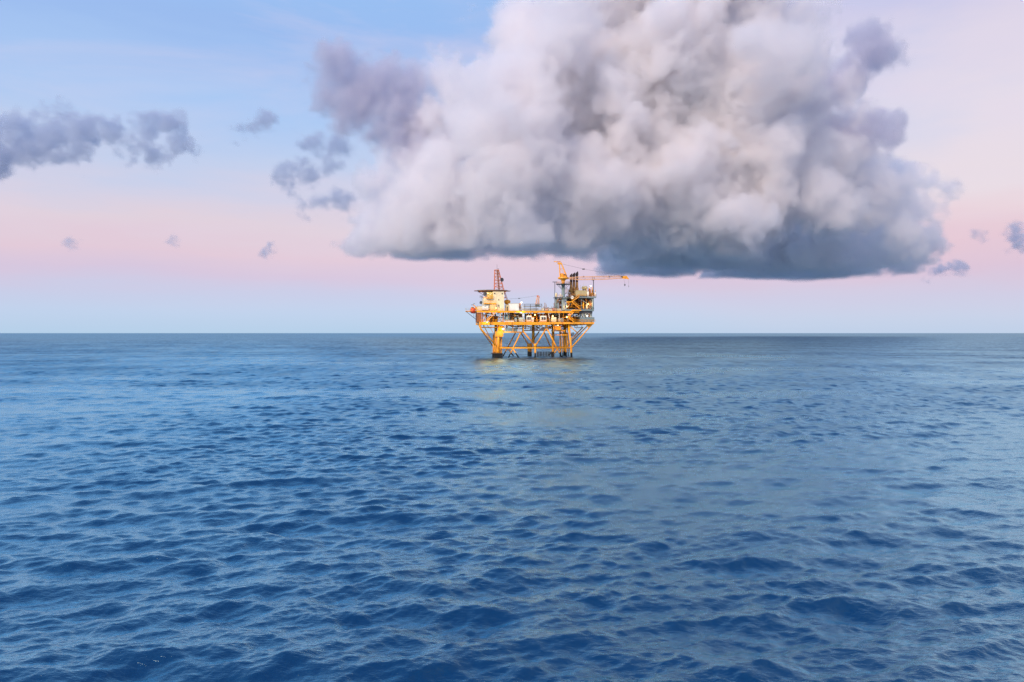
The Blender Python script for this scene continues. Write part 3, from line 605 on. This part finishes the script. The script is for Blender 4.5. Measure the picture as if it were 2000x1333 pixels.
# container and shed on the main deck
t, a, b = box_thing('storage_container', 'big plain white container on the main deck beside the quarters', 'container', (556, 546, 666, 632), -1, 2, WHITE)
t.part('body', MB().cbox(557, 548, 665, 630, -1, 3), WHITE); t.part('roof', MB().cbox(554, 545, 668, 549, -1.1, 3.1), PIPE); t.part('base_frame', MB().cbox(554, 630, 668, 635, -1.1, 3.1), PIPE); t.part('door', MB().cbox(612, 556, 614, 626, -1.06, -1.01), PIPE)
t, a, b = box_thing('equipment_shed', 'narrow beige shed between quarters and white container', 'shed', (516, 566, 553, 632), 0, 3, BEIGE)
t.part('wall', MB().cbox(517, 568, 552, 634, 0, 3), BEIGE); t.part('roof', MB().cbox(514, 564, 554, 568, -.2, 3.2), WHITE); t.part('door', MB().cbox(528, 585, 541, 632, -.05, 0), GLASS)
t, a, b = box_thing('deck_cabin', 'small white cabin on a grey base at the left end of the main deck', 'cabin', (246, 570, 320, 632), -2, 2, WHITE)
t.part('wall', MB().cbox(247, 572, 319, 622, -1.9, -.95), WHITE); t.part('roof', MB().cbox(245, 568, 321, 572, -2, -.9), PIPE); t.part('base', MB().cbox(247, 622, 319, 636, -1.9, -.95), DGREY); t.part('window', MB().cbox(272, 576, 292, 581, -1.95, -1.89), GLASS)
t, a, b = box_thing('deck_locker', 'pale locker between the lifeboat and the white cabin', 'locker', (190, 575, 240, 630), 0, 3, WHITE)
t.part('body', MB().cbox(190, 580, 244, 634, 0, 3), CREAM); t.part('lid', MB().cbox(188, 576, 246, 580, -.1, 3.1), PIPE)
# lifeboat with davit
c = L(137, 630, 2); t = Thing('lifeboat', 'orange red enclosed lifeboat hanging at the left end of the platform', 'lifeboat', c)
hull = t.part('hull', MB().lathe(c+V3(0, -3.4, 0), (0, 1, .0), [(0, .15), (.25, .75), (.9, 1.2), (2.2, 1.38), (4.6, 1.38), (5.9, 1.1), (6.6, .6), (6.8, .15)], 18), RED, smooth=True)
t.part('canopy', MB().cbox(122, 588, 152, 606, -.5, 4), ORG); t.part('window', MB().cbox(126, 592, 148, 598, -.56, -.51), GLASS); t.part('fender_rail', MB().cbox(112, 628, 162, 633, -1.2, 4.5), YEL)
t = Thing('lifeboat_davit', 'orange davit frame holding the lifeboat', 'davit', L(175, 634, 2))
for v in (0, 4): t.part('arm', MB().tube([L(190, 634, v), L(172, 585, v), L(140, 562, v)], .22, 8).tube([L(160, 632, v), L(178, 590, v)], .15, 6), ORG)
t.part('counterweight', MB().cbox(180, 612, 192, 630, 1.5, 2.5), ORG); t.part('winch', MB().lathe(L(176, 604, 0), (0, 1, 0), [(0, .6), (3, .6)], 12), ORG)
t.part('boom_end', MB().tube([L(140, 562, 0), L(118, 566, 0)], .12, 6).tube([L(140, 562, 0), L(150, 548, 0), L(165, 552, 0)], .1, 6), DGREY)
# orange tank by the mast foot
c = L(535, 512, 8); t = Thing('orange_tank', 'rounded orange tank at the foot of the lattice mast', 'tank', c)
t.part('shell', MB().lathe(V3(c.x, c.y, L(535, 565, 8).z), (0, 0, 1), [(0, .7), (.5, 1.1), (1.3, 1.55), (2.1, 1.5), (2.5, .9)], 18), ORG, smooth=True)
t.part('skirt', MB().lathe(V3(c.x, c.y, Z2), (0, 0, 1), [(0, .75), (L(535, 565, 8).z-Z2, .75)], 14), YEL); t.part('outlet_pipe', MB().tube([V3(c.x+.9, c.y, Z2), V3(c.x+1.1, c.y, Z2+2.2)], .12, 6), DGREY)
# pipe rack with big loops
t = Thing('pipe_rack', 'dark pipe rack with long white pipe loops on the main deck', 'pipe rack', L(810, 632, 2))
mb = MB()
for v in (0, 5):
    for x in (674, 735, 800, 865, 930): mb.tube([L(x, 634, v), L(x, 556, v)], .12, 6)
    mb.tube([L(672, 556, v), L(935, 556, v)], .13, 6).tube([L(672, 575, v), L(940, 575, v)], .09, 6)
t.part('rack_frame', mb, DGREY)
t.part('end_frame', MB().cbox(668, 546, 690, 632, .5, .8), RUST)
for k, (y0, y1, v) in enumerate(((584, 608, .3), (586, 612, 2.2))):
    pts = [L(920, y0, v), L(715, y0, v), L(700, y0+4, v), L(694, (y0+y1)/2, v), L(700, y1-4, v), L(715, y1, v), L(890, y1, v)]
    t.part('pipe_loop', MB().tube(pts, .17, 8), PIPE, smooth=True)
t.part('lower_skid', MB().cbox(705, 617, 925, 632, .2, 4), mat('light_grey_skid', (.5, .48, .42), .5))
t.part('valve_box', MB().cbox(860, 560, 905, 582, 1, 3), GREY)
# small crane
c = L(882, 556, 10); t = Thing('small_crane', 'small pale orange deck crane with thin boom rope above the pipe rack', 'crane', c)
t.part('tower', MB().lattice(sq(862, 902, 560, 9, 11), sq(880, 898, 470, 9.6, 10.4), .1, 5, .06), PALE); t.part('head', MB().cbox(876, 455, 892, 474, 9.6, 10.4).tube([L(892, 460, 10), L(906, 466, 10), L(902, 484, 10)], .1, 6), MAST)
t.part('pendant_rope', MB().tube([L(876, 458, 10), L(672, 489, 10), L(560, 495, 10)], .035, 5).cbox(660, 486, 682, 493, 9.8, 10.2), DGREY)
for i, (x0, y0, x1, ma, lb) in enumerate(((932, 600, 957, CREAM, 'cream crate right of the pipe rack'), (968, 604, 1003, PALE, 'pinkish crate in the middle of the open deck'), (1010, 608, 1048, CREAM, 'low cream crate left of the red hatch'), (1062, 600, 1100, PALE, 'pale crate at the foot of the crossbar post'), (1105, 606, 1150, BEIGE, 'beige crate beside the crane column'))):
    t, a, b = box_thing('deck_crate', lb, 'crate', (x0, y0, x1, 632), -1, 1, ma, 'crates on the open deck')
    t.part('body', MB().cbox(x0, y0+3, x1, 634, -1, 1.2), ma); t.part('lid', MB().cbox(x0-1, y0, x1+1, y0+3, -1.1, 1.3), RUST if i % 2 else PIPE)
t = Thing('red_hatch', 'small red hatch box on the open deck', 'hatch', L(1058, 632, -1.5)); t.part('body', MB().cbox(1050, 606, 1062, 634, -1.7, -1.2), RED); t.part('handle', MB().tube([L(1052, 604, -1.5), L(1060, 604, -1.5)], .05, 5), DGREY)
# machinery on the lower deck
def gen(x0, y0, x1, lb, ma=WHITE):
    t, a, b = box_thing('generator_cabinet', lb, 'generator', (x0, y0, x1, 758), -1, 2, ma, 'white generator cabinets')
    t.part('housing', MB().cbox(x0, y0, x1, 748, -.8, 2), ma); t.part('skid', MB().cbox(x0-2, 749, x1+2, 762, -.9, 2.1), PALE)
    w_ = x1-x0
    for k in (0, 1):
        q = MB().cbox(x0+w_*(.12+.42*k), y0+14, x0+w_*(.46+.42*k), 738, -.87, -.81); t.part('louvre', q, DGREY)
    t.part('exhaust', MB().tube([L(x0+w_*.4, y0, .5), L(x0+w_*.4, y0-16, .5)], .18, 8), PIPE)
gen(757, 688, 812, 'white generator cabinet with two dark louvres, left of the orange lamp'); gen(918, 690, 984, 'white generator cabinet with dark louvres, right of the orange lamp')
t = Thing('exhaust_fan', 'round pale fan on the side of the left generator cabinet', 'fan', L(828, 728, -.5)); t.part('shroud', MB().lathe(L(828, 722, -.7), (0, -1, 0), [(0, .5), (.3, .55)], 14), WHITE); t.part('stand', MB().cbox(822, 735, 836, 760, -.9, -.4), WHITE)
drum('water_tank', 'teal grey upright water tank at the left of the lower deck', 'tank', 538, 752, 1.6, 1.25, 3.2, TEAL)
t = Thing('tank_skid', 'long white skid under the teal water tank', 'skid', L(560, 760, -1)); t.part('beam', MB().cbox(512, 744, 612, 762, -1.2, 0), WHITE); t.part('deck_plate', MB().cbox(512, 741, 612, 744, -1.3, 0), PIPE)
for i, (x0, y0, x1, ma, lb) in enumerate(((620, 712, 645, TEAL, 'small teal box left of the white column on the lower deck'), (670, 710, 712, mat('sage_paint', (.42, .48, .40), .5), 'sage green box beside the slanted white column'), (1042, 708, 1098, mat('sage_paint', (.42, .48, .40), .5), 'wide sage box under the yellow lamp'), (1120, 716, 1180, GREY, 'grey box low against the teal bulkhead'))):
    t, a, b = box_thing('control_box', lb, 'control box', (x0, y0, x1, 762), -1, 1, ma, 'control boxes on the lower deck')
    t.part('cabinet', MB().cbox(x0, y0, x1, 758, -1, .6), ma); t.part('plinth', MB().cbox(x0+1, 758, x1-1, 763, -.95, .5), DGREY); t.part('door', MB().cbox(x0+5, y0+6, (x0+x1)/2, 752, -1.05, -1.01), PIPE)
t = Thing('pipe_manifold', 'pale looping pipe manifold beside the teal tank', 'manifold', L(620, 760, 0))
t.part('pipe', MB().tube([L(585, 750, 0), L(585, 688, 0), L(660, 688, 0), L(664, 750, 0)], .14, 8).tube([L(600, 752, .6), L(600, 704, .6), L(690, 704, .6)], .11, 8), PIPE, smooth=True); t.part('valve', MB().lathe(L(625, 688, -.2), (0, -1, 0), [(0, .3), (.1, .3)], 12), ORG)
# ------------------------------------------------------------------ lamps that are lit in the photograph
def lamp(label, cx, cy, v, ma, r, col, pw, drop=.5):
    c = L(cx, cy, v); t = Thing('floodlight', label, 'floodlight', c, 'lit floodlights')
    t.part('bulb', MB().lathe(c+V3(0, 0, -r), (0, 0, 1), [(0, .02), (r*.4, r*.8), (r, r), (r*1.6, r*.8), (2*r, .02)], 10), ma, smooth=True)
    t.part('housing', MB().lathe(c+V3(0, .05, r*1.0), (0, 0, 1), [(0, r*1.1), (r*.4, r*.6), (r*.6, .04)], 10), DGREY)
    t.part('stem', MB().tube([c+V3(0, .05, r*1.5), c+V3(0, .4, r*1.5+drop)], .05, 6), DGREY)
    ld = bpy.data.lights.new('floodlight_glow', 'POINT'); ld.energy = pw*.75; ld.color = col; ld.shadow_soft_size = r*1.3
    lo = bpy.data.objects.new('floodlight_glow', ld); S.collection.objects.link(lo); lo.parent = t.o; lo.location = (0, -r*2.2, 0)
WA, CO = (1, .62, .25), (1, .93, .8)
for a_ in (('warm lamp under the main deck near the left stair', 302, 764, -4.8, LWARM, .25, WA, 700), ('white lamp on a post above the pipe rack', 697, 536, 0, LCOOL, .32, CO, 900),
           ('white lamp under the edge of the main deck below the pipe rack', 692, 654, -2.6, LCOOL, .25, CO, 500), ('orange lamp between the two generator cabinets', 852, 678, -1, LWARM, .32, WA, 700),
           ('yellow lamp above the wide sage box', 1055, 694, -1.2, LWARM, .34, WA, 700), ('yellow lamp by the lower right stair landing', 1218, 706, -5.9, LWARM, .32, WA, 700),
           ('warm lamp inside the module by its right vessels', 1462, 555, -.6, LWARM, .26, WA, 900), ('warm lamp inside the module left of the yellow stair', 1216, 580, -1.2, LWARM, .22, WA, 500),
           ('warm lamp below the deck over the left legs', 486, 842, -1.4, LCOOL, .40, CO, 900), ('warm lamp on the quarters wall above the white cabin', 312, 432, -1.0, LWARM, .22, WA, 500),
           ('warm lamp at the right end above the grey wind wall', 1452, 690, 1.0, LCOOL, .28, CO, 600), ('white lamp on the top deck beside the rust brown vessel', 1492, 345, 3, LCOOL, .28, CO, 400),
           ('warm lamp at the foot of the cream tower', 405, 600, -3.0, LWARM, .2, WA, 500), ('warm lamp under the deck beside the yellow sump tank', 1116, 800, -1, LWARM, .22, WA, 500)):
    lamp(*a_)
# ------------------------------------------------------------------ clouds: real volumes, far out over the sea
def cloud_mat(name, dens, col, aniso=0.25):
    ma = bpy.data.materials.new(name); ma.use_nodes = True; t = ma.node_tree; t.nodes.clear()
    at = t.nodes.new('ShaderNodeAttribute'); at.attribute_name = 'density'
    mu = t.nodes.new('ShaderNodeMath'); mu.operation = 'MULTIPLY'; mu.inputs[1].default_value = dens
    t.links.new(at.outputs['Fac'], mu.inputs[0])
    sc = t.nodes.new('ShaderNodeVolumePrincipled'); sc.inputs['Color'].default_value = col + (1,); sc.inputs['Anisotropy'].default_value = aniso; sc.inputs['Density Attribute'].default_value = ''
    t.links.new(mu.outputs[0], sc.inputs['Density'])
    o = t.nodes.new('ShaderNodeOutputMaterial'); t.links.new(sc.outputs[0], o.inputs['Volume'])
    return ma
rng = np.random.default_rng(7)
def puff_points(blobs, spacing, r0, sub=0.36, nsub=14, ydepth=0.8):
    """centres and radii of cloud puffs in metres, then a fill of points inside them"""
    C = []
    for px, py, r, dist in blobs:
        k = dist/FPX
        c = np.array([(px-1000)*k, dist, CAM_H+(HZ-py)*k]); R = r*k
        C.append((c, R))
        for _ in range(nsub):
            d = rng.normal(size=3); d /= np.linalg.norm(d)
            if d[2] < -0.25: d[2] *= -1
            d[1] *= ydepth
            C.append((c+d*R*0.86, R*sub*rng.uniform(.6, 1.25)))
    pts = []
    for c, R in C:
        Ri = R-r0
        if Ri < spacing*.6: pts.append(c[None]); continue
        n = int(np.ceil(Ri/spacing)); g = np.arange(-n, n+1)*spacing
        G = np.stack(np.meshgrid(g, g*ydepth, g, indexing='ij'), -1).reshape(-1, 3)
        G = G[(G[:, 0]**2+(G[:, 1]/ydepth)**2+G[:, 2]**2) < Ri*Ri]
        pts.append(c+G+rng.uniform(-.3, .3, G.shape)*spacing)
    return np.concatenate(pts)
def make_cloud(name, label, blobs, mat, base_z, voxel, spacing=34, r0=46, nscale=1/300, namp=1.5, soft=55, group=None, sub=0.36, nsub=14, thresh=0.0, fine=0.0, warp=340.0, wscale=1/150):
    P = puff_points(blobs, spacing, r0, sub, nsub)
    P = P[P[:, 2] > base_z-10]
    lo = P.min(0)-r0*1.9; hi = P.max(0)+r0*1.9; lo[2] = max(lo[2], base_z-35)
    org = np.array([(lo[0]+hi[0])/2, (lo[1]+hi[1])/2, lo[2]])
    me = bpy.data.meshes.new(name); me.vertices.add(len(P)); me.vertices.foreach_set('co', (P-org).astype('f').ravel()); me.update()
    ob = bpy.data.objects.new(name, me); S.collection.objects.link(ob); ob.location = org
    ob['label'] = label; ob['category'] = 'cloud'; ob['kind'] = 'stuff'
    if group: ob['group'] = group
    me.materials.append(mat)
    g = bpy.data.node_groups.new('cloud_density', 'GeometryNodeTree')
    g.interface.new_socket('Geometry', in_out='INPUT', socket_type='NodeSocketGeometry'); g.interface.new_socket('Geometry', in_out='OUTPUT', socket_type='NodeSocketGeometry')
    n = g.nodes; L = g.links.new
    gi = n.new('NodeGroupInput'); go = n.new('NodeGroupOutput')
    pr = n.new('GeometryNodeProximity'); pr.target_element = 'POINTS'; L(gi.outputs[0], pr.inputs['Geometry'])
    pos = n.new('GeometryNodeInputPosition'); 
    def mm(op, a, b=None, c=None, clamp=False):
        q = n.new('ShaderNodeMath'); q.operation = op; q.use_clamp = clamp
        for i, v in enumerate((a, b, c)):
            if v is None: continue
            if isinstance(v, (int, float)): q.inputs[i].default_value = v
            else: L(v, q.inputs[i])
        return q.outputs[0]
    def noise(sc, det, rough, off=0.0):
        va = n.new('ShaderNodeVectorMath'); va.operation = 'ADD'; L(pos.outputs[0], va.inputs[0]); va.inputs[1].default_value = (off, off*2, off*3)
        q = n.new('ShaderNodeTexNoise'); q.inputs['Scale'].default_value = sc; q.inputs['Detail'].default_value = det; q.inputs['Roughness'].default_value = rough
        L(va.outputs[0], q.inputs['Vector']); return q.outputs[0]
    wn = n.new('ShaderNodeTexNoise'); wn.inputs['Scale'].default_value = wscale; wn.inputs['Detail'].default_value = 5; wn.inputs['Roughness'].default_value = .6; L(pos.outputs[0], wn.inputs['Vector'])
    w1 = n.new('ShaderNodeVectorMath'); w1.operation = 'SUBTRACT'; L(wn.outputs['Color'], w1.inputs[0]); w1.inputs[1].default_value = (.5, .5, .5)
    w2 = n.new('ShaderNodeVectorMath'); w2.operation = 'SCALE'; L(w1.outputs[0], w2.inputs[0]); w2.inputs['Scale'].default_value = warp
    w3 = n.new('ShaderNodeVectorMath'); w3.operation = 'ADD'; L(pos.outputs[0], w3.inputs[0]); L(w2.outputs[0], w3.inputs[1]); L(w3.outputs[0], pr.inputs['Sample Position'])
    f1 = noise(nscale, 7, .58)
    dist = mm('DIVIDE', mm('SUBTRACT', float(r0), pr.outputs['Distance']), float(soft))
    f = mm('ADD', dist, mm('MULTIPLY', mm('SUBTRACT', f1, 0.5), float(namp)*2))
    if fine: f = mm('ADD', f, mm('MULTIPLY', mm('SUBTRACT', noise(nscale*5, 4, .6, 900.), 0.5), float(fine)*2))
    f = mm('SUBTRACT', f, thresh)
    sx = n.new('ShaderNodeSeparateXYZ'); L(pos.outputs[0], sx.inputs[0])
    zb = mm('DIVIDE', mm('SUBTRACT', mm('ADD', sx.outputs[2], float(org[2]-base_z)), mm('MULTIPLY', mm('SUBTRACT', noise(1/420, 4, .5, 333.), .5), 60.0)), 30.0)
    f = mm('MINIMUM', f, zb)
    f = mm('MULTIPLY', f, 1.0, clamp=True)
    vc = n.new('GeometryNodeVolumeCube'); L(f, vc.inputs['Density'])
    vc.inputs['Min'].default_value = tuple(lo-org); vc.inputs['Max'].default_value = tuple(hi-org)
    res = np.maximum(np.ceil((hi-lo)/voxel).astype(int), 2)
    for i, ax in enumerate('XYZ'): vc.inputs['Resolution '+ax].default_value = int(res[i])
    sm = n.new('GeometryNodeSetMaterial'); sm.inputs['Material'].default_value = mat; L(vc.outputs[0], sm.inputs[0]); L(sm.outputs[0], go.inputs[0])
    md = ob.modifiers.new('cloud_density', 'NODES'); md.node_group = g
    print(name, len(P), res)
    return ob
D = 2600
big = [(885,165,48,D),(935,185,70,D-150),(980,95,42,D),(1035,60,60,D-100),(1095,50,95,D-100),(1210,10,130,D),(1350,-40,140,D),(1470,0,110,D),(1560,30,55,D),(1585,100,52,D),
 (1000,250,130,D-350),(1100,180,140,D),(1240,180,150,D+50),(1390,190,150,D),(1510,150,85,D-100),(1560,200,60,D-50),(860,260,60,D),
 (1600,255,62,D),(1655,285,60,D),(1560,330,120,D+50),(1640,380,90,D+100),(1700,370,60,D+100),(1750,400,55,D+100),(1775,365,34,D+150),(1812,372,20,D+150),(1795,420,40,D+150),(1770,455,60,D+150),(1800,490,44,D+300),(1815,500,22,D+300),
 (800,340,60,D-50),(765,375,52,D-50),(738,395,34,D-50),(745,440,50,D),(735,478,46,D),(712,488,34,D),(800,430,80,D-100),(880,400,110,D-200),(1000,390,120,D-350),(1130,380,130,D-250),(1280,370,150,D-100),(1430,380,140,D),
 (820,480,70,D),(900,480,70,D),(1020,480,80,D-50),(1160,470,90,D),(1300,470,110,D+400),(1420,470,110,D+500),(1550,480,110,D+600),(1670,480,90,D+500),(1760,490,60,D+300)]
rb = random.Random(21)
for _ in range(20):
    bx = rb.uniform(940, 1640); by = rb.uniform(40, 440)
    if by < 160 and not 1080 < bx < 1560: continue
    big.append((bx, by, rb.uniform(34, 80), D-rb.uniform(120, 430) if 950 < bx < 1600 else D-rb.uniform(0, 150)))
wing = [(665,140,36,D),(652,190,34,D),(720,165,46,D),(775,190,54,D),(700,225,40,D),(765,245,56,D),(815,250,60,D),(785,290,46,D),(840,290,56,D)]
wisp = [(1690,85,26,D),(1705,125,32,D),(1665,160,26,D),(1625,185,30,D),(1700,268,36,D),(1660,262,40,D)]
scud = [(1230,520,50,D+700),(1300,525,56,D+800),(1430,525,60,D+900),(1560,530,60,D+1000),(1640,515,60,D+800),(1760,510,44,D+700),(1500,540,40,D+1000)]
MC = cloud_mat('cloud_vapour', 0.034, (0.980, 0.968, 0.982))
MW = cloud_mat('grey_shaded_vapour', 0.028, (0.80, 0.80, 0.88))  # shaded copy of the cumulus vapour: absorbing grey stands in for shade
MS = cloud_mat('blue_grey_shaded_vapour', 0.029, (0.70, 0.76, 0.87))  # same vapour darkened again, shade of the small clouds put into its colour
make_cloud('cumulus_cloud', 'huge grey and cream cumulus cloud towering over the platform', big, MC, 292, 7, spacing=34, r0=42, fine=1.1, namp=1.7, soft=40, nsub=22, sub=0.34, nscale=1/200)
kw = dict(voxel=9, spacing=30, r0=38, fine=.9, namp=1.7, soft=42, nsub=14, sub=.4, nscale=1/170, thresh=-.4, warp=240.0, wscale=1/120)
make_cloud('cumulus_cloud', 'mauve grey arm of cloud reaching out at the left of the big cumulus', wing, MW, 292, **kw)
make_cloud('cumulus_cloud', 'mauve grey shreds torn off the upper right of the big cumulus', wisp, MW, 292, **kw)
make_cloud('cumulus_cloud', 'flat blue grey scud under the right half of the big cumulus', scud, MC, 292, **kw)
def small(label, bl, dist=3000, base=0, dens=None, **kw):
    k = dict(voxel=8, spacing=24, r0=30, nscale=1/110, namp=2.2, soft=34, nsub=8, sub=.4, fine=1.1, thresh=-.15, warp=170.0, wscale=1/70); k.update(kw)
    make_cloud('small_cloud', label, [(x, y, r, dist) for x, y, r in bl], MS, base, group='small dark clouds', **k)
small('ragged blue grey cloud bank at the left edge of the sky', [(-70,270,55),(-20,265,45),(5,300,42),(-30,310,40),(50,262,36),(60,300,34),(110,235,28),(115,285,42),(165,270,38),(160,305,22),(215,262,26),(240,282,22),(290,252,26),(330,246,20),(262,300,18),(306,312,20),(340,288,13),(366,288,9)])
small('little wisp of cloud high to the left of the big cumulus', [(512,240,17),(492,252,9),(470,258,6)])
small('heart shaped grey cloud just left of the big cumulus', [(608,288,20),(668,296,24),(640,318,27),(600,345,26),(562,355,24)])
small('flat grey cloud below the heart shaped one', [(625,400,14),(655,390,13),(600,406,10),(680,396,7)])
small('tiny puff of cloud left of the cumulus base over the horizon', [(520,490,10),(515,503,8)], voxel=7, spacing=16, r0=20, soft=20)
small('faint puff low in the pink sky far left', [(130,483,9),(142,480,7)], voxel=7, spacing=16, r0=18, soft=20)
small('faint puff low in the pink sky between the left puffs', [(343,475,7),(330,480,4)], voxel=7, spacing=16, r0=16, soft=18)
small('small flat cloud low in the pink sky at the right', [(1905,466,9),(1920,468,6)], voxel=7, spacing=16, r0=18, soft=20)
small('grey cloud cut by the right edge of the picture', [(2010,460,28),(1998,490,14),(1985,462,10)])
small('pale shred of cloud under the right end of the cumulus', [(1850,528,16),(1825,535,12),(1875,524,8)], dist=4200)
